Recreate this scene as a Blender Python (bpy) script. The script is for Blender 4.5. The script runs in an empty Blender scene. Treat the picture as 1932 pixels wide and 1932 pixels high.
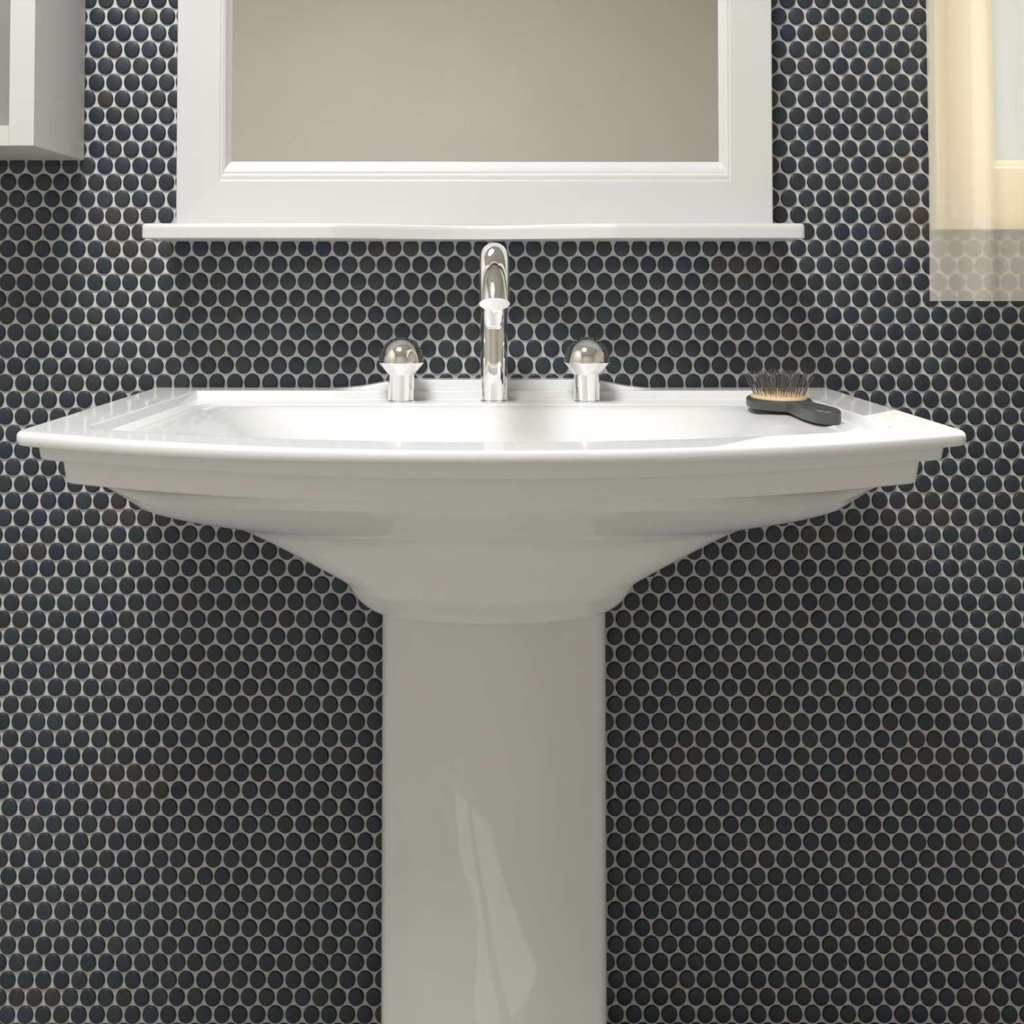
import bpy, bmesh, math, random
import numpy as np
from mathutils import Vector, Matrix

rnd = random.Random(7)
C = bpy.context.scene.collection

# ------------------------------------------------------------------ camera
D = 1.40            # camera to tiled wall
F = 2222.0          # focal length in pixels of a 1932 frame
CZ = 0.985          # camera height
TH = F / 75000.0    # slight upward pitch
PX, PY = 925.0, 525.0 - F * math.tan(TH)

def at(px, py, d=0.0):
    """point seen at pixel (px,py) lying d metres in front of the tiled wall"""
    rx = (px - PX) / F
    ry = -(py - PY) / F
    dy = math.cos(TH) - ry * math.sin(TH)
    dz = math.sin(TH) + ry * math.cos(TH)
    t = (D - d) / dy
    return Vector((rx * t, -d, CZ + dz * t))

cam_d = bpy.data.cameras.new('camera')
cam = bpy.data.objects.new('camera', cam_d); C.objects.link(cam)
cam.location = (0, -D, CZ); cam.rotation_euler = (math.pi / 2 + TH, 0, 0)
cam_d.sensor_width = 36; cam_d.lens = 36 * F / 1932
cam_d.shift_x = (966 - PX) / 1932; cam_d.shift_y = (PY - 966) / 1932
cam_d.clip_start = 0.01
bpy.context.scene.camera = cam

# ------------------------------------------------------------------ materials
def mat(name, col, rough=0.5, metal=0.0, coat=0.0, spec=0.5, noise=None, bump=None):
    m = bpy.data.materials.new(name); m.use_nodes = True
    nt = m.node_tree; b = nt.nodes['Principled BSDF']
    b.inputs['Base Color'].default_value = (*col, 1)
    b.inputs['Roughness'].default_value = rough
    b.inputs['Metallic'].default_value = metal
    b.inputs['Coat Weight'].default_value = coat
    b.inputs['Coat Roughness'].default_value = 0.03
    b.inputs['Specular IOR Level'].default_value = spec
    if noise:
        sc, col2, amt = noise
        tc = nt.nodes.new('ShaderNodeTexCoord'); n = nt.nodes.new('ShaderNodeTexNoise')
        n.inputs['Scale'].default_value = sc; n.inputs['Detail'].default_value = 4
        nt.links.new(tc.outputs['Object'], n.inputs['Vector'])
        r = nt.nodes.new('ShaderNodeValToRGB')
        r.color_ramp.elements[0].position = 0.5 - amt; r.color_ramp.elements[1].position = 0.5 + amt
        r.color_ramp.elements[0].color = (*col, 1); r.color_ramp.elements[1].color = (*col2, 1)
        nt.links.new(n.outputs['Fac'], r.inputs['Fac'])
        nt.links.new(r.outputs['Color'], b.inputs['Base Color'])
    if bump:
        sc, st = bump
        tc = nt.nodes.new('ShaderNodeTexCoord'); n = nt.nodes.new('ShaderNodeTexNoise')
        n.inputs['Scale'].default_value = sc; n.inputs['Detail'].default_value = 6
        nt.links.new(tc.outputs['Object'], n.inputs['Vector'])
        bp = nt.nodes.new('ShaderNodeBump'); bp.inputs['Strength'].default_value = st
        bp.inputs['Distance'].default_value = 0.001
        nt.links.new(n.outputs['Fac'], bp.inputs['Height']); nt.links.new(bp.outputs['Normal'], b.inputs['Normal'])
    return m

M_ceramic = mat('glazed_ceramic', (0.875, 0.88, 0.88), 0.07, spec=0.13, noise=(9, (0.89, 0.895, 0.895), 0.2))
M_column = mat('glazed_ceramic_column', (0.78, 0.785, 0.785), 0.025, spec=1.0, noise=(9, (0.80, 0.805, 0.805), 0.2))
M_white = mat('painted_wood', (0.725, 0.725, 0.715), 0.28, coat=0.15, noise=(14, (0.71, 0.71, 0.70), 0.2))
M_cab = mat('cabinet_lacquer', (0.68, 0.68, 0.67), 0.35, noise=(12, (0.665, 0.665, 0.655), 0.2))
M_chrome = mat('chrome', (0.93, 0.925, 0.91), 0.025, metal=1.0, noise=(30, (0.92, 0.915, 0.90), 0.2))
M_mirror = mat('mirror_silver', (0.90, 0.90, 0.88), 0.015, metal=1.0, noise=(5, (0.88, 0.88, 0.86), 0.3))
M_grout = mat('grout', (0.73, 0.73, 0.72), 0.85, noise=(60, (0.68, 0.68, 0.67), 0.25), bump=(500, 0.3))
M_wall = mat('beige_plaster', (0.735, 0.705, 0.645), 0.8, noise=(5, (0.70, 0.67, 0.61), 0.25), bump=(60, 0.2))
M_ceil = mat('ceiling_paint', (0.82, 0.81, 0.78), 0.9, noise=(4, (0.80, 0.79, 0.76), 0.3))
M_cream = mat('cream_window_paint', (0.82, 0.67, 0.47), 0.45, noise=(20, (0.79, 0.635, 0.435), 0.3))
M_rubber = mat('dark_grey_rubber', (0.085, 0.085, 0.087), 0.36, noise=(80, (0.075, 0.075, 0.076), 0.3))
M_cushion = mat('tan_cushion', (0.84, 0.64, 0.38), 0.55, noise=(150, (0.78, 0.58, 0.33), 0.3))
M_pin = mat('grey_pin', (0.17, 0.165, 0.16), 0.3, noise=(90, (0.14, 0.135, 0.13), 0.3))
M_smoke = mat('smoked_grey_glass', (0.30, 0.30, 0.29), 0.22, noise=(30, (0.26, 0.26, 0.25), 0.3))
M_dark = mat('dark_drain', (0.02, 0.02, 0.02), 0.5, noise=(50, (0.03, 0.03, 0.03), 0.3))

# tile: colour per tile comes from a face attribute
M_tile = mat('navy_penny_tile', (0.03, 0.04, 0.05), 0.42, coat=0.0, bump=(260, 0.12))
nt = M_tile.node_tree
a = nt.nodes.new('ShaderNodeAttribute'); a.attribute_name = 'tile_tone'
tc = nt.nodes.new('ShaderNodeTexCoord'); nz = nt.nodes.new('ShaderNodeTexNoise'); nz.inputs['Scale'].default_value = 120
nt.links.new(tc.outputs['Object'], nz.inputs['Vector'])
mp = nt.nodes.new('ShaderNodeMapRange'); mp.inputs['To Min'].default_value = 0.85; mp.inputs['To Max'].default_value = 1.15
nt.links.new(nz.outputs['Fac'], mp.inputs['Value'])
mx = nt.nodes.new('ShaderNodeMix'); mx.data_type = 'RGBA'; mx.blend_type = 'MULTIPLY'; mx.inputs['Factor'].default_value = 1
nt.links.new(a.outputs['Color'], mx.inputs['A']); nt.links.new(mp.outputs['Result'], mx.inputs['B'])
nt.links.new(mx.outputs['Result'], nt.nodes['Principled BSDF'].inputs['Base Color'])

# floor tiles
M_floor = mat('floor_tile', (0.5, 0.47, 0.42), 0.25)
nt = M_floor.node_tree
tc = nt.nodes.new('ShaderNodeTexCoord'); br = nt.nodes.new('ShaderNodeTexBrick')
br.inputs['Color1'].default_value = (0.46, 0.45, 0.43, 1); br.inputs['Color2'].default_value = (0.60, 0.59, 0.57, 1)
br.inputs['Mortar'].default_value = (0.38, 0.36, 0.33, 1)
br.inputs['Scale'].default_value = 1.0; br.inputs['Brick Width'].default_value = 0.12; br.inputs['Row Height'].default_value = 0.12
br.inputs['Mortar Size'].default_value = 0.0015; br.offset = 0.0
mpn = nt.nodes.new('ShaderNodeMapping'); mpn.inputs['Rotation'].default_value = (0, 0, math.radians(45))
nt.links.new(tc.outputs['Object'], mpn.inputs['Vector']); nt.links.new(mpn.outputs['Vector'], br.inputs['Vector'])
nt.links.new(br.outputs['Color'], nt.nodes['Principled BSDF'].inputs['Base Color'])

# window pane: thin clear glass
M_pane = bpy.data.materials.new('window_glass'); M_pane.use_nodes = True
nt = M_pane.node_tree; nt.nodes.clear()
o = nt.nodes.new('ShaderNodeOutputMaterial'); t = nt.nodes.new('ShaderNodeBsdfTransparent'); g = nt.nodes.new('ShaderNodeBsdfGlossy')
t.inputs['Color'].default_value = (0.96, 0.98, 0.97, 1); g.inputs['Roughness'].default_value = 0.02
ms = nt.nodes.new('ShaderNodeMixShader')
ms.inputs['Fac'].default_value = 0.05; nt.links.new(t.outputs[0], ms.inputs[1]); nt.links.new(g.outputs[0], ms.inputs[2])
nt.links.new(ms.outputs[0], o.inputs['Surface'])

# sheer curtain
M_sheer = bpy.data.materials.new('sheer_cream_curtain'); M_sheer.use_nodes = True
nt = M_sheer.node_tree; nt.nodes.clear()
o = nt.nodes.new('ShaderNodeOutputMaterial')
t = nt.nodes.new('ShaderNodeBsdfTransparent'); t.inputs['Color'].default_value = (1, 0.99, 0.955, 1)
rf = nt.nodes.new('ShaderNodeBsdfRefraction'); rf.inputs['IOR'].default_value = 1.10; rf.inputs['Roughness'].default_value = 0.0
rf.inputs['Color'].default_value = (1, 0.99, 0.95, 1)
tl = nt.nodes.new('ShaderNodeBsdfTranslucent'); df = nt.nodes.new('ShaderNodeBsdfDiffuse')
tc = nt.nodes.new('ShaderNodeTexCoord'); wv = nt.nodes.new('ShaderNodeTexNoise'); mpn = nt.nodes.new('ShaderNodeMapping')
mpn.inputs['Scale'].default_value = (400, 400, 6); wv.inputs['Scale'].default_value = 1
nt.links.new(tc.outputs['Object'], mpn.inputs['Vector']); nt.links.new(mpn.outputs['Vector'], wv.inputs['Vector'])
rp = nt.nodes.new('ShaderNodeValToRGB'); rp.color_ramp.elements[0].color = (0.86, 0.845, 0.74, 1); rp.color_ramp.elements[1].color = (0.95, 0.935, 0.84, 1)
nt.links.new(wv.outputs['Fac'], rp.inputs['Fac'])
nt.links.new(rp.outputs['Color'], tl.inputs['Color']); nt.links.new(rp.outputs['Color'], df.inputs['Color'])
m1 = nt.nodes.new('ShaderNodeMixShader'); m1.inputs['Fac'].default_value = 0.22     # transparent | refraction
nt.links.new(t.outputs[0], m1.inputs[1]); nt.links.new(rf.outputs[0], m1.inputs[2])
m2 = nt.nodes.new('ShaderNodeMixShader'); m2.inputs['Fac'].default_value = 0.06     # diffuse | translucent
nt.links.new(df.outputs[0], m2.inputs[1]); nt.links.new(tl.outputs[0], m2.inputs[2])
m3 = nt.nodes.new('ShaderNodeMixShader'); m3.inputs['Fac'].default_value = 0.55
nt.links.new(m1.outputs[0], m3.inputs[1]); nt.links.new(m2.outputs[0], m3.inputs[2])
nt.links.new(m3.outputs[0], o.inputs['Surface'])

# ------------------------------------------------------------------ helpers
def obj_from(name, verts, faces, m, parent=None, smooth=False, autosmooth=None):
    me = bpy.data.meshes.new(name); me.from_pydata([tuple(v) for v in verts], [], faces)
    for mm in (m if isinstance(m, (list, tuple)) else [m]): me.materials.append(mm)
    bm = bmesh.new(); bm.from_mesh(me); bmesh.ops.recalc_face_normals(bm, faces=bm.faces); bm.to_mesh(me); bm.free()
    if smooth: me.polygons.foreach_set('use_smooth', [True] * len(me.polygons))
    if autosmooth: me.set_sharp_from_angle(angle=math.radians(autosmooth))
    o = bpy.data.objects.new(name, me); C.objects.link(o)
    if parent: o.parent = parent
    return o

def obj_bm(name, bm, m, parent=None, smooth=False, autosmooth=None):
    me = bpy.data.meshes.new(name); bmesh.ops.recalc_face_normals(bm, faces=bm.faces); bm.to_mesh(me); bm.free()
    me.materials.append(m)
    if smooth: me.polygons.foreach_set('use_smooth', [True] * len(me.polygons))
    if autosmooth: me.set_sharp_from_angle(angle=math.radians(autosmooth))
    o = bpy.data.objects.new(name, me); C.objects.link(o)
    if parent: o.parent = parent
    return o

def box_bm(bm, x0, x1, y0, y1, z0, z1, bev=0.0, seg=2):
    r = bmesh.ops.create_cube(bm, size=1.0)
    vs = r['verts']
    for v in vs:
        v.co = ((x0 + x1) / 2 + v.co.x * (x1 - x0), (y0 + y1) / 2 + v.co.y * (y1 - y0), (z0 + z1) / 2 + v.co.z * (z1 - z0))
    if bev > 0:
        es = list({e for v in vs for e in v.link_edges})
        bmesh.ops.bevel(bm, geom=es, offset=bev, segments=seg, affect='EDGES', profile=0.5)

def box(name, x0, x1, y0, y1, z0, z1, m, parent=None, bev=0.0, origin=None):
    bm = bmesh.new(); 
    ox, oy, oz = origin if origin else (0, 0, 0)
    box_bm(bm, x0 - ox, x1 - ox, y0 - oy, y1 - oy, z0 - oz, z1 - oz, bev)
    return obj_bm(name, bm, m, parent, smooth=bev > 0, autosmooth=12 if bev > 0 else None)

def empty(name, loc, label=None, cat=None, group=None, kind=None):
    o = bpy.data.objects.new(name, None); C.objects.link(o); o.location = loc; o.empty_display_size = 0.02
    if label: o['label'] = label
    if cat: o['category'] = cat
    if group: o['group'] = group
    if kind: o['kind'] = kind
    return o

def loft(loops, close_start=True, close_end=True):
    n = len(loops[0]); verts = [p for l in loops for p in l]; faces = []
    for k in range(len(loops) - 1):
        for i in range(n):
            j = (i + 1) % n
            faces.append((k * n + i, k * n + j, (k + 1) * n + j, (k + 1) * n + i))
    if close_start: faces.append(tuple(range(n))[::-1])
    if close_end: faces.append(tuple((len(loops) - 1) * n + i for i in range(n)))
    return verts, faces

def lathe(profile, seg=64, loc=(0, 0, 0)):
    loops = []
    for r, z in profile:
        loops.append([(loc[0] + max(r, 1e-5) * math.cos(2 * math.pi * i / seg), loc[1] + max(r, 1e-5) * math.sin(2 * math.pi * i / seg), loc[2] + z) for i in range(seg)])
    return loft(loops)

def sm(t): t = max(0, min(1, t)); return t * t * (3 - 2 * t)
def lerp(a, b, t): return a + (b - a) * t

# ------------------------------------------------------------------ room
X0, X1, YF, ZC = -1.25, 1.60, -2.70, 2.45
WT = 0.09                                     # wall thickness
wx0 = at(1864, 200, 0).x; wx1 = wx0 + 0.62; wz0 = at(1900, 318, 0).z; wz1 = 1.95     # window opening

# tiled wall: grout slab with window hole + pillowed penny tiles, in one mesh
PXT, PZT = 0.02088, 0.01985
RA, RB = 0.00935, 0.0102
anchor = at(693, 500.4, 0)
def tile_mesh(seg):
    """unit tile rings: (scale, height) list"""
    rings = [(1.0, 0.0), (0.995, 0.0012), (0.965, 0.0021), (0.91, 0.00265), (0.82, 0.0030)]
    pts = []; faces = []
    for s, h in rings:
        for i in range(seg):
            a = 2 * math.pi * i / seg
            pts.append((RA * s * math.cos(a), -h, RB * s * math.sin(a)))
    for k in range(len(rings) - 1):
        for i in range(seg):
            j = (i + 1) % seg
            faces.append((k * seg + i, k * seg + j, (k + 1) * seg + j, (k + 1) * seg + i))
    nquad = len(faces)
    return np.array(pts), np.array(faces), [(len(rings) - 1) * seg + i for i in range(seg)]

rg = np.random.RandomState(11)
sheet_off = rg.uniform(-1, 1, (60, 60, 2)) * np.array([0.0005, 0.0005])
def vnoise(x, z, s, seed):
    r2 = np.random.RandomState(seed); g = r2.rand(80, 80)
    u = (x + 3) / s; v = (z + 3) / s; i = int(u) % 79; j = int(v) % 79; fu = sm(u - int(u)); fv = sm(v - int(v))
    return (g[i, j] * (1 - fu) + g[i + 1, j] * fu) * (1 - fv) + (g[i, j + 1] * (1 - fu) + g[i + 1, j + 1] * fu) * fv
noise_tab = {}
class VN:
    def __init__(s, sc, seed): s.g = np.random.RandomState(seed).rand(400, 400); s.s = sc
    def __call__(s, x, z):
        u = (x + 3) / s.s; v = (z + 3) / s.s; i = int(u); j = int(v); fu = sm(u - i); fv = sm(v - j); g = s.g
        return (g[i, j] * (1 - fu) + g[i + 1, j] * fu) * (1 - fv) + (g[i, j + 1] * (1 - fu) + g[i + 1, j + 1] * fu) * fv
n_brown = VN(0.085, 3); n_blue = VN(0.06, 4); n_val = VN(0.2, 5)

BROWN = []
for px, py, wpx, hpx in ((235, 425, 60, 45), (265, 480, 50, 28), (725, 472, 55, 16), (1720, 430, 45, 45), (240, 965, 90, 24), (1740, 965, 90, 24), (250, 1470, 90, 30),
                         (60, 1035, 40, 18), (1760, 1440, 90, 45), (1400, 500, 60, 24), (1550, 1010, 55, 24), (1290, 1440, 60, 22), (190, 180, 25, 18), (1560, 60, 45, 18), (60, 1880, 60, 25), (1840, 1900, 50, 25)):
    p_ = at(px, py, 0); BROWN.append((p_.x, p_.z, wpx * .00063, hpx * .00063))
V = []; LOOPS = []; LSTART = []; LTOT = []; COL = []; MATI = []
vbase = 0
hi = tile_mesh(36); lo = tile_mesh(14)
jr = int(ZC / PZT) + 4
loopcount = 0
Vl = []; loops_arr = []; tot_arr = []; col_arr = []
for r in range(-60, 90):
    z = anchor.z + r * PZT
    if z < 0.012 or z > ZC - 0.012: continue
    for c in range(-90, 110):
        x = anchor.x + (c + (0.5 if r % 2 else 0)) * PXT
        if x < X0 + 0.012 or x > X1 - 0.012: continue
        so = sheet_off[int((x + 3) / (PXT * 14)) % 60, int((z + 3) / (PZT * 15)) % 60]
        xx = x + so[0] + rg.uniform(-1, 1) * 0.00028; zz = z + so[1] + rg.uniform(-1, 1) * 0.00028
        if wx0 - 0.02 < xx < wx1 + 0.02 and wz0 - 0.02 < zz < wz1 + 0.02: continue
        vis = -0.68 < xx < 0.80 and zz < 1.36
        P, Q, cap = hi if vis else lo
        seg = len(cap)
        vv = P + np.array([xx, 0, zz]); Vl.append(vv)
        lf = (Q + vbase).ravel(); loops_arr.append(lf); tot_arr += [4] * len(Q)
        loops_arr.append(np.array(cap) + vbase); tot_arr.append(seg)
        vbase += len(P)
        bl = rg.rand()
        bwn = sum(math.exp(-((xx - bx_) / sx_) ** 2 - ((zz - bz_) / sz_) ** 2) for bx_, bz_, sx_, sz_ in BROWN)
        bln = sum(math.exp(-((xx - bx_ + sx_ * 1.9) / .03) ** 2 - ((zz - bz_) / (sz_ * 1.1)) ** 2) for bx_, bz_, sx_, sz_ in BROWN)
        val = 0.88 + 0.24 * n_val(xx, zz) + rg.uniform(-0.10, 0.10)
        base = np.array([0.031, 0.040, 0.052])
        if rg.rand() < 0.2: base = np.array([0.036, 0.041, 0.046])
        base = base * (1 - 0.35 * (bl - 0.5)) + np.array([0, 0, 0.010]) * max(0, bl - 0.5) * 2
        base = base + np.array([-.006, -.002, .012]) * min(1, bln)
        k_ = sm(bwn * 1.6 - .25); base = base * (1 - k_) + np.array([0.050, 0.045, 0.044]) * k_
        col = np.append(base * val, 1.0)
        col_arr.append(np.repeat(col[None, :], len(Q) + 1, 0))
ntile_faces = len(tot_arr)
# grout slab as boxes around the hole (added after)
def add_box_arr(x0, x1, y0, y1, z0, z1):
    global vbase
    P = np.array([(x, y, z) for x in (x0, x1) for y in (y0, y1) for z in (z0, z1)], dtype=float)
    Q = np.array([(0, 1, 3, 2), (4, 6, 7, 5), (0, 4, 5, 1), (2, 3, 7, 6), (0, 2, 6, 4), (1, 5, 7, 3)])
    Vl.append(P); loops_arr.append((Q + vbase).ravel()); tot_arr.extend([4] * 6); vbase += 8
    col_arr.append(np.ones((6, 4)))
add_box_arr(X0 - .1, wx0, 0, WT, 0, ZC); add_box_arr(wx1, X1 + .1, 0, WT, 0, ZC)
add_box_arr(wx0, wx1, 0, WT, 0, wz0); add_box_arr(wx0, wx1, 0, WT, wz1, ZC)
Vn = np.concatenate(Vl); Ln = np.concatenate(loops_arr).astype(np.int32); Tn = np.array(tot_arr, dtype=np.int32)
Sn = np.concatenate([[0], np.cumsum(Tn)[:-1]]).astype(np.int32); Cn = np.concatenate(col_arr).astype(np.float32)
me = bpy.data.meshes.new('wall_back'); me.vertices.add(len(Vn)); me.vertices.foreach_set('co', Vn.astype(np.float32).ravel())
me.loops.add(len(Ln)); me.loops.foreach_set('vertex_index', Ln)
me.polygons.add(len(Tn)); me.polygons.foreach_set('loop_start', Sn); me.polygons.foreach_set('loop_total', Tn)
me.update(calc_edges=True)
me.materials.append(M_tile); me.materials.append(M_grout)
mi = np.zeros(len(Tn), dtype=np.int32); mi[ntile_faces:] = 1; me.polygons.foreach_set('material_index', mi)
sf = np.ones(len(Tn), dtype=bool); sf[ntile_faces:] = False; me.polygons.foreach_set('use_smooth', sf)
at_ = me.attributes.new('tile_tone', 'FLOAT_COLOR', 'FACE'); at_.data.foreach_set('color', Cn.ravel())
bm = bmesh.new(); bm.from_mesh(me); bmesh.ops.recalc_face_normals(bm, faces=bm.faces); bm.to_mesh(me); bm.free()
wall = bpy.data.objects.new('wall_back', me); C.objects.link(wall); wall['kind'] = 'structure'

for nm, bx in (('wall_left', (X0 - .1, X0, YF, 0, 0, ZC)), ('wall_right', (X1, X1 + .1, YF, 0, 0, ZC)), ('wall_front', (X0 - .1, X1 + .1, YF - .1, YF, 0, ZC))):
    box(nm, *bx, M_wall)['kind'] = 'structure'
box('floor', X0 - .1, X1 + .1, YF - .1, WT, -0.1, 0, M_floor)['kind'] = 'structure'
box('ceiling', X0 - .1, X1 + .1, YF - .1, WT, ZC, ZC + .1, M_ceil)['kind'] = 'structure'

# window
win = empty('window_1', ((wx0 + wx1) / 2, 0, wz0), kind='structure')
win['label'] = 'window with cream frame behind the sheer curtain'
cxl = at(1762, 300, 0.012).x; czb = at(1800, 432, 0.012).z
wo = win.location
def ring_frame(name, ox0, ox1, oz0, oz1, ix0, ix1, iz0, iz1, y0, y1, m, parent, bev=0.002):
    prof = [(0.0, y0), (0.0, y1 + bev), (0.03, y1), (0.97, y1), (1.0, y1 + bev), (1.0, y0)]   # t from outer to inner
    loops = []
    for t, y in prof:
        loops.append([(lerp(ox0, ix0, t), y, lerp(oz0, iz0, t)), (lerp(ox1, ix1, t), y, lerp(oz0, iz0, t)), (lerp(ox1, ix1, t), y, lerp(oz1, iz1, t)), (lerp(ox0, ix0, t), y, lerp(oz1, iz1, t))])
    loops.append(loops[0])
    loops = [[tuple(Vector(p) - parent.location) for p in l] for l in loops]
    v, f = loft(loops, False, False)
    return obj_from(name, v, f, m, parent)
mg = wx0 - cxl
ring_frame('window_frame', cxl, wx1 + mg, czb, wz1 + mg, wx0 + .001, wx1 - .001, wz0 + .001, wz1 - .001, -0.0031, -0.016, M_cream, win)
ring_frame('casing_bead', cxl - .001, wx1 + mg + .001, czb - .001, wz1 + mg + .001, cxl + .012, wx1 + mg - .012, czb + .014, wz1 + mg - .012, -0.0031, -0.021, M_cream, win)
ring_frame('sash', wx0 + .001, wx1 - .001, wz0 + .001, wz1 - .001, wx0 + .014, wx1 - .014, wz0 + .014, wz1 - .014, 0.075, 0.045, M_cream, win)
mm_ = (wx0 + wx1) / 2
for nm, (a0, a1, b0, b1, c0, c1), m in (('mullion', (mm_ - .022, mm_ + .022, .045, .075, wz0 + .014, wz1 - .014), M_cream),
                                        ('pane', (wx0 + .014, mm_ - .022, .058, .062, wz0 + .014, wz1 - .014), M_pane),
                                        ('pane', (mm_ + .022, wx1 - .014, .058, .062, wz0 + .014, wz1 - .014), M_pane)):
    box(nm, a0, a1, b0, b1, c0, c1, m, win, origin=tuple(win.location))

# curtain rod + sheer curtain
rz = 2.10; cd = 0.070
cur_x0 = at(1751, 300, cd).x; cur_z0 = at(1850, 568, cd).z; cur_x1 = wx1 + .22
rod = empty('curtain_rod', ((cur_x0 + cur_x1) / 2, -cd, rz), 'slim chrome rod carrying the sheer curtain above the window', 'curtain rod')
def tube_x(x0, x1, y, z, r, seg=20):
    return loft([[(x, y + r * math.cos(2 * math.pi * i / seg), z + r * math.sin(2 * math.pi * i / seg)) for i in range(seg)] for x in (x0, x1)])
L = (cur_x1 - cur_x0) / 2 + .03
v, f = tube_x(-L, L, 0, 0, .007); obj_from('rod', v, f, M_chrome, rod, True, 40)
for s in (-1, 1):
    bm = bmesh.new(); box_bm(bm, s * L * .9 - .006, s * L * .9 + .006, .005, cd - .0031, -.006, .006, .001); obj_bm('bracket', bm, M_chrome, rod)
def fold(x):
    u = x - cur_x0
    d = 0.0
    for c, w, a in ((0.010, .012, .0015), (0.040, .020, -.0030), (0.066, .011, .0042), (0.118, .03, -.004), (0.165, .02, .004), (.23, .035, -.004), (.30, .02, .004), (.37, .03, -.004), (.45, .02, .004), (.53, .03, -.004), (.60, .02, .004), (.68, .03, -.003), (.75, .02, .004)):
        d += a * math.exp(-((u - c) / w) ** 2)
    return d
nx, nz_ = 420, 40
vs = []; fs = []
org = Vector(((cur_x0 + cur_x1) / 2, -cd, cur_z0))
for k in range(nz_ + 1):
    z = lerp(cur_z0, rz - .008, k / nz_)
    for i in range(nx + 1):
        x = lerp(cur_x0, cur_x1, i / nx)
        dd = cd + fold(x) * (1 + .1 * math.sin(k * .2)) + 0.0004 * math.sin(x * 160 + k * .08)
        vs.append(tuple(Vector((x + .0015 * math.sin(k * .35) * (1 if i else .4), -dd, z)) - org))
for k in range(nz_):
    for i in range(nx):
        a0 = k * (nx + 1) + i; fs.append((a0, a0 + 1, a0 + nx + 2, a0 + nx + 1))
cur = obj_from('curtain', vs, fs, M_sheer, None, True); cur.location = org
cur['label'] = 'sheer cream curtain with soft folds hanging over the window'; cur['category'] = 'curtain'

# ------------------------------------------------------------------ sink
SX = 0.0008
ZR = CZ - 0.129                 # top of the rim
def outline(a, dc, b, r, db=0.0, nb=24, ns=16, nc=14, nf=48, a2=None, rb=0.0):
    """bowed-front outline: half width a at the wall (a2 at front), corner depth dc, middle depth b, corner blend r, back at db"""
    a2 = a if a2 is None else a2
    front = lambda x: dc + (b - dc) * (1 - (abs(x) / a2) ** 2)
    pts = []
    rb_ = max(rb, 1e-4)
    for i in range(nb): pts.append((lerp(-a + rb_, a - rb_, i / (nb - 1)), db))
    # back corner (bezier)
    def bez(p0, p1, p2, n):
        return [((1 - t) ** 2 * p0[0] + 2 * t * (1 - t) * p1[0] + t * t * p2[0], (1 - t) ** 2 * p0[1] + 2 * t * (1 - t) * p1[1] + t * t * p2[1]) for t in [(k + 1) / (n + 1) for k in range(n)]]
    side = lambda d: lerp(a, a2, (d - db) / max(dc - db, 1e-6))
    rs = min(r, (dc - db) * .97)
    p_s0 = (side(db + rb_), db + rb_); p_s1 = (side(dc - rs), dc - rs)
    xr = a2 - r if r < a2 * .98 else a2 * .02
    pf = (xr, front(xr))
    right = bez((a - rb_, db), (a, db), p_s0, 6)
    right += [(lerp(p_s0[0], p_s1[0], i / (ns - 1)), lerp(p_s0[1], p_s1[1], i / (ns - 1))) for i in range(ns)]
    right += bez(p_s1, (a2, dc + (b - dc) * .0 + (front(xr) - dc) * .25), pf, nc)
    pts += right
    for i in range(nf): x = lerp(xr, -xr, i / (nf - 1)); pts.append((x, front(x)))
    pts += [(-p[0], p[1]) for p in right[::-1]]
    return pts
def L3(o, z, zf=None): return [(SX + x, -d, z if zf is None else zf(x, d)) for x, d in o]

sink = empty('pedestal_sink', (SX, -0.26, 0), 'wide white ceramic pedestal sink with bowed front against the tiled wall', 'sink')
def thick(x): return lerp(0.0092, 0.0122, sm((abs(x) / .4)))
EB = 0.0031
# underside: explicit sections (z below camera, a, a2, dc, b, r)
def outline_e(xs_, ds, b, db, nb=24, ns=16, nc=14, nf=48):
    """straight sides then an elliptical front; widest seen at (xs_, ds)"""
    d0 = ds
    for _ in range(20): d0 = ds - (b - d0) ** 2 / (D - d0)
    a = xs_ / math.sqrt(1 - ((b - d0) / (D - d0)) ** 2)
    pts = [(lerp(-a, a, i / (nb - 1)), db) for i in range(nb)]
    m = ns + 6
    right = [(a, lerp(db, d0, (i + 1) / m)) for i in range(m)]
    n_ = nc * 2 + nf
    arc = [(a * math.cos(math.pi * (i + 1) / (n_ + 1)), d0 + (b - d0) * math.sin(math.pi * (i + 1) / (n_ + 1))) for i in range(n_)]
    return pts + right + arc + [(-p[0], p[1]) for p in right[::-1]]
def zone(px, py, ds, yf):
    """left outline point seen at (px,py) with depth ds; front middle seen at height yf"""
    p = at(px, py, ds); z = p.z
    lo_, hi_ = .1, .6
    for _ in range(40):
        m_ = (lo_ + hi_) / 2
        if at(928, yf, m_).z > z: hi_ = m_       # nearer -> higher point
        else: lo_ = m_
    b = (lo_ + hi_) / 2
    return abs(p.x) + SX, ds, b, z
loops = []
tiers = [(722, 1155, .262, 1178), (712, 1153, .264, 1176.5), (700, 1148, .267, 1172), (688, 1140, .270, 1165), (675, 1128, .272, 1157), (664, 1113, .275, 1148), (656, 1099.5, .277, 1139), (653.5, 1096.5, .277, 1136),
         (640, 1088, .280, 1126), (605, 1070, .287, 1105), (570, 1052, .292, 1084), (540, 1037, .297, 1067), (510, 1022, .303, 1050), (480, 1008, .309, 1036), (450, 995, .315, 1024), (444, 993, .319, 1022),
         (410, 989, .335, 1014), (380, 985.5, .347, 1006), (350, 981.5, .357, 998), (320, 975.5, .368, 988), (292, 968.5, .378, 978), (268, 960, .386, 968), (240, 942, .396, 957)]
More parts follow.
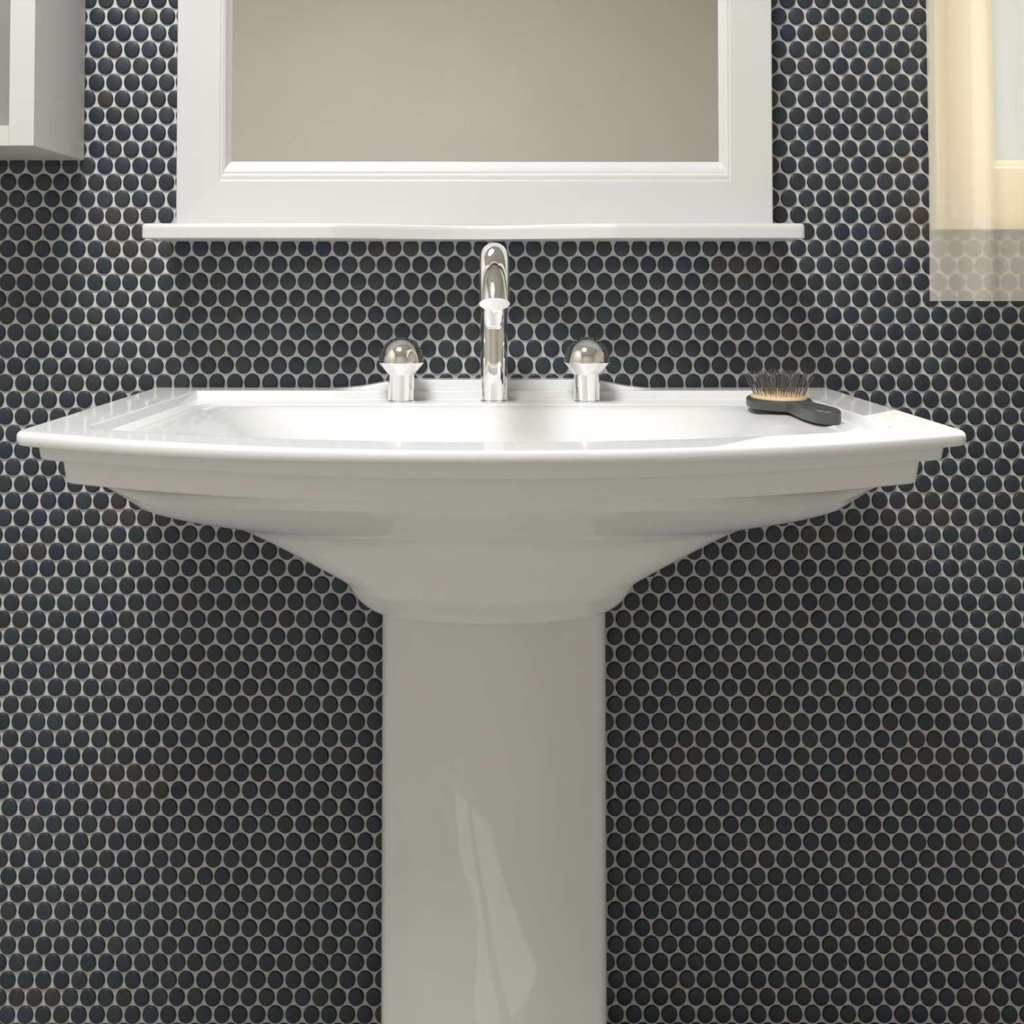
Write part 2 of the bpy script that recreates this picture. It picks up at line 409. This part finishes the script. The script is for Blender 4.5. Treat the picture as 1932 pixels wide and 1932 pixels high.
for px, py, ds, yf in tiers:
    xs_, d_, b, z = zone(px, py, ds, yf)
    if CZ - z < .2265:
        b = float(np.interp(CZ - z, [.1765, .183, .19, .20, .21, .2208, .2265], [.4690, .460, .448, .430, .412, .3935, .3835]))
    loops.append(L3(outline_e(xs_, d_, b, EB), z))
0 and print('TIERS', [(round(zone(*t)[0], 4), round(zone(*t)[2], 4), round(CZ - zone(*t)[3], 4)) for t in tiers])
loops.append(L3(outline(.3560, .3740, .462, .050, EB), CZ - .1768))
loops.append(L3(outline(.3660, .380, .4715, .010, EB), CZ - .1765))
loops.append(L3(outline(.3675, .3815, .473, .010, EB), CZ - .1752))
loops.append(L3(outline(.3700, .3840, .476, .010, EB), CZ - .1560))
loops.append(L3(outline(.3710, .3860, .478, .010, EB), CZ - .1548))
loops.append(L3(outline(.3850, .3900, .490, .010, EB), CZ - .1545))
loops.append(L3(outline(.3865, .3910, .4925, .010, EB), CZ - .1530))
loops.append(L3(outline(.3880, .3930, .4960, .010, EB), CZ - .1410))
def slab(o, k): # k 0 bottom .. 1 top of the rim slab
    return [(SX + x, -d, ZR - thick(x) * (1 - k) * (1 if d > .02 else 1)) for x, d in o]
A2 = .0052
def sl(a, dc, b, k, db=EB, r=.015): loops.append(slab(outline(a, dc, b, r, db, a2=a + A2), k))
sl(.3895, .3970, .5100, -.05, r=.012)
sl(.3950, .4015, .5165, 0.0)
sl(.3973, .4030, .5185, 0.08)
sl(.3985, .4036, .5195, 0.30)
sl(.3985, .4036, .5195, 0.66)
sl(.3979, .4030, .5189, 0.84)
sl(.3966, .4018, .5176, 0.95)
sl(.3945, .3998, .5156, 0.995)
sl(.3925, .3978, .5136, 1.0)
sl(.3900, .3955, .5112, 1.0, EB + .002)
# flange inner edge and recess
def fl(e, dz): loops.append(L3(outline(.3380 - e, .3790 - e * .8, .4680 - e, .030, .044 + e, a2=.3530 - e), ZR - dz))
fl(-.0030, 0); fl(-.0008, 0); fl(0, .0001); fl(.0006, .0006); fl(.0010, .0014); fl(.0020, .0086); fl(.0026, .0096); fl(.0038, .0100)
fl(.0060, .01005)
def f2(e, dz): loops.append(L3(outline(.3200 - e, .3620 - e, .4540 - e, .040, .086 + e * .7, a2=.3260 - e, rb=.03), ZR - dz))
f2(-.002, .0101); f2(0, .0102); f2(.0015, .0106); f2(.0045, .0118); f2(.006, .0122); f2(.009, .01245)
# smooth bowl
for k in range(1, 23):
    t = k / 22
    s_ = t
    a_ = lerp(.300, .030, s_ ** 1.05); db = lerp(.094, .245, s_ ** 1.1); dc = lerp(.350, .285, s_); b = lerp(.446, .300, s_ ** 1.15)
    r = lerp(.06, .029, s_) if s_ > .6 else lerp(.06, min(a_ * .8, .15), s_ / .6)
    r = min(r, a_ * .9)
    dep = .0126 + .118 * (sm(min(1, t * 1.15)) ** 1.0) * (1 if t < .86 else 1)
    loops.append(L3(outline(a_, dc, b, r, db, rb=min(lerp(.04, .14, min(1, s_ * 2)), a_ * .8, (dc - db) * .45)), ZR - dep))
v, f = loft(loops)
v = [tuple(Vector(p) - sink.location) for p in v]
basin = obj_from('basin', v, f, M_ceramic, sink, True, 32)
# raised back ledge behind the taps
xl, xr_ = at(632, 727, .02).x, at(1232, 727, .02).x
top_dz = 0.0108
n = 120; lps = []
for i in range(n + 1):
    x = lerp(xl, xr_, i / n); w = .088
    h = top_dz * sm(min((x - xl) / w, (xr_ - x) / w, 1))
    zt = ZR + h + .0002; zb = ZR - .0100; yf = -.030 - .014 * 1
    zmid = ZR - .0005
    lps.append([(x, -EB, zb), (x, -EB, zt), (x, -.027, zt), (x, -.0285, zt - min(.0015, h * .5 + .0001)), (x, -.0300, zmid + (.0001)), (x, -.0440, zmid), (x, -.0455, zmid - .001), (x, -.0465, zb)])
v, f = loft(lps)
v = [tuple(Vector(p) - sink.location) for p in v]
led = obj_from('back_ledge', v, f, M_ceramic, sink, True, 35)
# pedestal column
PXC = 0.0035
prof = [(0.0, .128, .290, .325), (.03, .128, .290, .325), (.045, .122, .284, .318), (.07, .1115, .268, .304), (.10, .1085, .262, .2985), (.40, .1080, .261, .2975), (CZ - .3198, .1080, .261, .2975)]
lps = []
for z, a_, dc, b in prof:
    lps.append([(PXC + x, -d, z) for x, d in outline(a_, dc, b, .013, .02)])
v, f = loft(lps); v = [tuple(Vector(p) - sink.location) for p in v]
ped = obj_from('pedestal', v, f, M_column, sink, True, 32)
# drain
v, f = lathe([(0, 0), (.022, 0), (.022, .0015), (.019, .0025), (.017, .001), (0, .001)], 40, (0, 0, 0))
dr = obj_from('drain', v, f, M_chrome, sink, True, 30)
dr.location = Vector((SX, -.272, ZR - .1300)) - sink.location

# ------------------------------------------------------------------ taps
ZF = ZR - .0101
TD = .066
spx = at(932, 755, TD).x
fa = empty('faucet', (spx, -TD, ZF), 'tall chrome gooseneck faucet at the middle of the sink deck', 'faucet')
R_, r_ = .0835, .0153
h0 = (CZ - .0610) - ZF
path = [(Vector((0, 0, 0)), Vector((0, 0, 1))), (Vector((0, 0, h0 * .5)), Vector((0, 0, 1)))]
END = math.radians(155.0)
for i in range(0, 61):
    a = END * i / 60
    path.append((Vector((0, -R_ + R_ * math.cos(a), h0 + R_ * math.sin(a))), Vector((0, -math.sin(a), math.cos(a)))))
seg = 64
def ringp(p, t, r):
    side = Vector((1, 0, 0)); up = t.cross(side).normalized()
    return [tuple(p + side * (r * math.cos(2 * math.pi * i / seg)) + up * (r * math.sin(2 * math.pi * i / seg))) for i in range(seg)]
lps = [ringp(p, t, r_) for p, t in path]
pe, te = path[-1]
lps.append(ringp(pe + te * .0003, te, r_ - .0004))
v, f = loft(lps)
obj_from('spout', v, f, M_chrome, fa, True, 35)
# base flange
v, f = lathe([(0, 0), (.0163, 0), (.0163, .0018), (.0155, .0026), (0, .0026)], 64)
obj_from('base_ring', v, f, M_chrome, fa, True, 35)

def make_handle(px, label):
    x = at(px, 757, TD).x
    e = empty('tap_handle', (x, -TD, ZF), label, 'tap handle', 'ball topped tap handles')
    r = .0147
    v, f = lathe([(0, 0), (.0155, 0), (.0155, .0015), (r, .0022), (r, .0300), (r + .0003, .0312), (.0262, .0440), (.0266, .0446), (.0258, .0449), (0, .0449)], 72)
    obj_from('stem', v, f, M_chrome, e, True, 25)
    prof = [(.0255, .0447)]
    for k in range(1, 25):
        a = math.pi / 2 * k / 24
        prof.append((.0256 * math.cos(a), .0447 + .0282 * math.sin(a)))
    v, f = lathe(prof, 72)
    obj_from('knob', v, f, M_chrome, e, True, 60)
    return e
make_handle(757, 'chrome tap handle with domed knob, left of the faucet')
make_handle(1107.5, 'chrome tap handle with domed knob, right of the faucet near the hairbrush')

# ------------------------------------------------------------------ mirror and shelf
SHD, SHC = .122, .073
sx0 = at(266, 440, SHD).x; sx1 = at(1520, 440, SHD).x
sz0 = at(500, 449.3, SHD).z; sz1 = at(500, 420.5, SHD).z
cxL, cxR = at(627, 440, SHD).x, at(1162, 440, SHD).x
def shelf_d(x):
    if x <= cxL or x >= cxR: return SHD
    return SHD - (SHD - SHC) * math.sin(math.pi * (x - cxL) / (cxR - cxL)) ** 1.25
xs = [sx0, sx0 + .0007, sx0 + .002, sx0 + .004] + [lerp(sx0 + .006, sx1 - .006, i / 160) for i in range(161)] + [sx1 - .004, sx1 - .002, sx1 - .0007, sx1]
inset = {0: .004, 1: .0022, 2: .0009, 3: .0002}
lps = []
for i, x in enumerate(xs):
    k = min(i, len(xs) - 1 - i); ins = inset.get(k, 0)
    d = shelf_d(x)
    prof = [(.0032, sz0), (d - .0012, sz0), (d - .0005, sz0 + .0001), (d, sz0 + .0007), (d, sz0 + .0016), (d, sz1 - .0068), (d, sz1 - .0055), (d - .0006, sz1 - .0030), (d - .0020, sz1 - .0012), (d - .0045, sz1 - .0003 ), (d - .009, sz1), (.0032, sz1)]
    lps.append([(x, -(dd - (ins if dd > .01 else 0)), min(z, sz1 - ins)) for dd, z in prof])
v, f = loft(lps)
so = Vector(((sx0 + sx1) / 2, 0, sz0))
v = [tuple(Vector(p) - so) for p in v]
sh = obj_from('shelf', v, f, M_white, None, True, 38); sh.location = so
sh['label'] = 'white wall shelf with a shallow inward curve, directly under the mirror'; sh['category'] = 'shelf'

MD = .035
mx0, mx1 = at(331.5, 400, MD).x, at(1459, 400, MD).x; mz0 = sz1 + .0002; mz1 = 1.78
mir = empty('wall_mirror', ((mx0 + mx1) / 2, 0, mz0), 'large rectangular mirror in a wide white moulded frame', 'mirror')
ox0, ox1, oz0 = at(413, 300, MD).x, at(1380, 300, MD).x, at(900, 342, MD).z
gx0, gx1, gz0 = at(437, 300, .015).x, at(1356, 300, .015).x, at(900, 305.5, .015).z
def rect(x0, x1, z0, z1, d): return [(x0, -d, z0), (x1, -d, z0), (x1, -d, z1), (x0, -d, z1)]
tb = .05; tg = tb + .02
lps = [rect(mx0, mx1, mz0, mz1, .0032), rect(mx0, mx1, mz0, mz1, MD - .002), rect(mx0 + .0006, mx1 - .0006, mz0 + .0006, mz1 - .0006, MD - .0006), rect(mx0 + .002, mx1 - .002, mz0 + .002, mz1 - .002, MD), rect(ox0, ox1, oz0, mz1 - tb, .0325)]
fr_ = lps
v, f = loft(fr_, False, False)
loc = mir.location
obj_from('frame', [tuple(Vector(p) - loc) for p in v], f, M_white, mir, False)
lps = []
ogee = [(0, 0, .0325), (.03, .05, .0318), (.07, .12, .0312), (.14, .22, .0312), (.22, .30, .0314), (.29, .35, .0312), (.33, .38, .0302), (.38, .41, .0298), (.46, .44, .0295), (.55, .47, .0286), (.64, .51, .0270), (.73, .56, .0248), (.81, .63, .0224), (.88, .71, .0202), (.94, .82, .0185), (1, 1, .0150)]
ogee = [(t, .55 * tx + .45 * t, d) for t, tx, d in ogee]
for t, tx, d in ogee:
    lps.append(rect(lerp(ox0, gx0, tx), lerp(ox1, gx1, tx), lerp(oz0, gz0, t), lerp(mz1 - tb, mz1 - tg, t), d))
v, f = loft(lps, False, False)
obj_from('moulding', [tuple(Vector(p) - loc) for p in v], f, M_white, mir, True, 40)
g_ = box('mirror_glass', gx0 - .002, gx1 + .002, -.015, -.010, gz0 - .002, mz1 - tg + .002, M_mirror, mir, origin=tuple(loc))

# ------------------------------------------------------------------ cabinet
CD = .158
cx1 = at(63.5, 260, CD).x; cz0 = at(30, 275, CD).z; ci = at(17, 200, CD).x; cb = at(10, 237, CD).z
cx0 = -.98; cz1 = 1.80; ty = -.0032
cab = empty('wall_cabinet', ((cx0 + cx1) / 2, 0, cz0), 'white framed wall cabinet with a grey inset panel, hung left of the mirror', 'cabinet')
og = tuple(cab.location); st = cx1 - ci
box('side_panel', ci, cx1, -CD, ty, cz0, cz1, M_cab, cab, .0006, og)
box('side_panel', cx0, cx0 + st, -CD, ty, cz0, cz1, M_cab, cab, .0006, og)
box('bottom_panel', cx0 + st, ci, -CD, ty, cz0, cb, M_cab, cab, .0004, og)
box('top_panel', cx0 + st, ci, -CD, ty, cz1 - .02, cz1, M_cab, cab, .0004, og)
box('back_panel', cx0 + st, ci, ty - .006, ty, cb, cz1 - .02, M_cab, cab, 0, og)
box('glass_panel', cx0 + st, ci, -CD + .022, -CD + .026, cb, cz1 - .02, M_smoke, cab, 0, og)

# ------------------------------------------------------------------ hairbrush
BX, BDp = .309, .134
br_ = empty('hairbrush', (BX, -BDp, ZF), 'dark grey oval hairbrush with tan cushion and wire bristles, lying on the sink', 'hairbrush')
br_.rotation_euler = (0, 0, math.atan2(.11, 1.0))      # local -Y runs down the handle
HA, HB = .0440, .0330
def bw(s):   # half width along the axis, s from -HA (head end) to .150 (handle end)
    e = HB * math.sqrt(max(0, 1 - (s / HA) ** 2)) if abs(s) < HA else 0
    h = 0
    if s > .030:
        u = (s - .030) / (.147 - .030)
        h = lerp(.0085, .0135, sm((u - .15) / .55))
        if u > .80: h *= math.sqrt(max(0, 1 - ((u - .80) / .20) ** 2.6))
    k = .006
    return max(e, h) + (k - abs(e - h)) ** 2 / (4 * k) * (1 if abs(e - h) < k and s > .03 and s < .06 else 0)
lps = []
ss = [-HA + (HA + .147) * (0.5 - 0.5 * math.cos(math.pi * i / 90)) for i in range(91)]
ss[0] += .0001; ss[-1] -= .0001
for s in ss:
    w = max(bw(s), .0006)
    k = sm((s - .036) / .03)
    zt = lerp(.0115, .0142, k); zb = lerp(.0006, .0, k)
    if s > .036: zt -= .0012 * sm((s - .12) / .027)
    rr = min(.0030, w * .9, (zt - zb) * .45)
    # round the very ends
    pts = []
    for cx_, cz_, a0 in ((w - rr, zb + rr, -90), (w - rr, zt - rr, 0), (-w + rr, zt - rr, 90), (-w + rr, zb + rr, 180)):
        for j in range(7):
            a = math.radians(a0 + 90 * j / 6)
            pts.append((cx_ + rr * math.cos(a), -s, cz_ + rr * math.sin(a)))
    lps.append(pts)
v, f = loft(lps)
obj_from('brush_body', v, f, M_rubber, br_, True, 50)
CA, CB, CH = .0385, .0285, .0058
lps = []
for k in range(0, 15):
    t = k / 14; rr = math.cos(t * math.pi / 2) if k < 14 else .01
    zz = .0110 + .0012 * min(1, t * 20) + (CH) * math.sin(t * math.pi / 2)
    lps.append([(CB * rr * math.cos(a), -CA * rr * math.sin(a), zz) for a in [2 * math.pi * i / 48 for i in range(48)]])
v, f = loft(lps)
cush = obj_from('cushion', v, f, M_cushion, br_, True, 60)
# bristles
pins = []
rows = [(0.0, 1), (.18, 6), (.36, 13), (.54, 19), (.71, 25), (.86, 31)]
for q, (rr, n_) in enumerate(rows):
    for i in range(n_):
        a = 2 * math.pi * (i + .5 * (q % 2)) / n_
        pins.append((CB * rr * math.cos(a), -CA * rr * math.sin(a), rr, a))
# infill pins
for i in range(24):
    rr = math.sqrt(rnd.random()) * .84; a = rnd.random() * 6.283
    pins.append((CB * rr * math.cos(a), -CA * rr * math.sin(a), rr, a))
def pin_geo(p):
    x, y, rr, a = p
    zb = .0120 + CH * math.sqrt(max(0, 1 - rr * rr))
    nrm = Vector((x / CB * .55, y / CA * .50, 1)).normalized()
    ln = .0235 + rnd.uniform(-.001, .001)
    nrm = (nrm + Vector((rnd.uniform(-.05, .05), rnd.uniform(-.05, .05), 0))).normalized()
    b = Vector((x, y, zb - .001)); s1 = nrm.orthogonal().normalized(); s2 = nrm.cross(s1)
    R = .00037
    rings = [(0, R), (ln - .0008, R), (ln - .0006, R * 1.5), (ln - .0001, R * 1.5), (ln, R * .6)]
    return [[tuple(b + nrm * h + s1 * (r * math.cos(2 * math.pi * i / 8)) + s2 * (r * math.sin(2 * math.pi * i / 8))) for i in range(8)] for h, r in rings]
for i, p in enumerate(pins[:95]):
    v, f = loft(pin_geo(p)); obj_from('bristle', v, f, M_pin, cush, True, 50)
allv, allf = [], []
for p in pins[95:]:
    v, f = loft(pin_geo(p)); k = len(allv); allv += v; allf += [tuple(j + k for j in q) for q in f]
o = obj_from('bristles', allv, allf, M_pin, cush, True, 50); o['kind'] = 'stuff'

# ------------------------------------------------------------------ lamp, sun, sky
LX, LY, LZ = -.36, -1.05, ZC
lampo = empty('ceiling_light', (LX, LY, LZ), 'round flush ceiling light with a chrome ring, out in front of the mirror', 'ceiling light')
v, f = lathe([(.30, 0), (.325, 0), (.325, -.045), (.305, -.045), (.30, -.04), (.30, 0)], 64)
lps = [[((r) * math.cos(2 * math.pi * i / 64), r * math.sin(2 * math.pi * i / 64), z) for i in range(64)] for r, z in ((.33, -.0005), (.35, -.0005), (.35, -.045), (.33, -.045), (.33, -.0005))]
v, f = loft(lps, False, False); obj_from('lamp_ring', v, f, M_chrome, lampo, True, 30)
ld = bpy.data.lights.new('lamp', 'AREA'); ld.shape = 'DISK'; ld.size = .64; ld.energy = 33; ld.color = (1, .995, .975)
lo_ = bpy.data.objects.new('lamp', ld); C.objects.link(lo_); lo_.parent = lampo; lo_.location = (0, 0, -.03)

sd = bpy.data.lights.new('sun', 'SUN'); sd.energy = 14; sd.angle = math.radians(.3); sd.color = (1, .96, .88)
so_ = bpy.data.objects.new('sun', sd); C.objects.link(so_); so_.location = (3, 3, 4)
el = math.radians(45); hx, hy = -.88, -1.0; hl = math.hypot(hx, hy)
dirv = Vector((hx / hl * math.cos(el), hy / hl * math.cos(el), -math.sin(el)))
so_.rotation_euler = dirv.to_track_quat('-Z', 'Y').to_euler()

w = bpy.data.worlds.new('world'); bpy.context.scene.world = w; w.use_nodes = True
nt = w.node_tree; bg = nt.nodes['Background']
sky = nt.nodes.new('ShaderNodeTexSky'); sky.sky_type = 'NISHITA'; sky.sun_disc = False; sky.sun_elevation = el; sky.sun_rotation = math.radians(40)
hs = nt.nodes.new('ShaderNodeHueSaturation'); hs.inputs['Saturation'].default_value = .25
nt.links.new(sky.outputs[0], hs.inputs['Color']); nt.links.new(hs.outputs[0], bg.inputs['Color']); bg.inputs['Strength'].default_value = .088

s = bpy.context.scene
s.view_settings.view_transform = 'Standard'; s.view_settings.look = 'None'; s.view_settings.gamma = 1
s.view_settings.use_curve_mapping = False; s.view_settings.exposure = 0.0
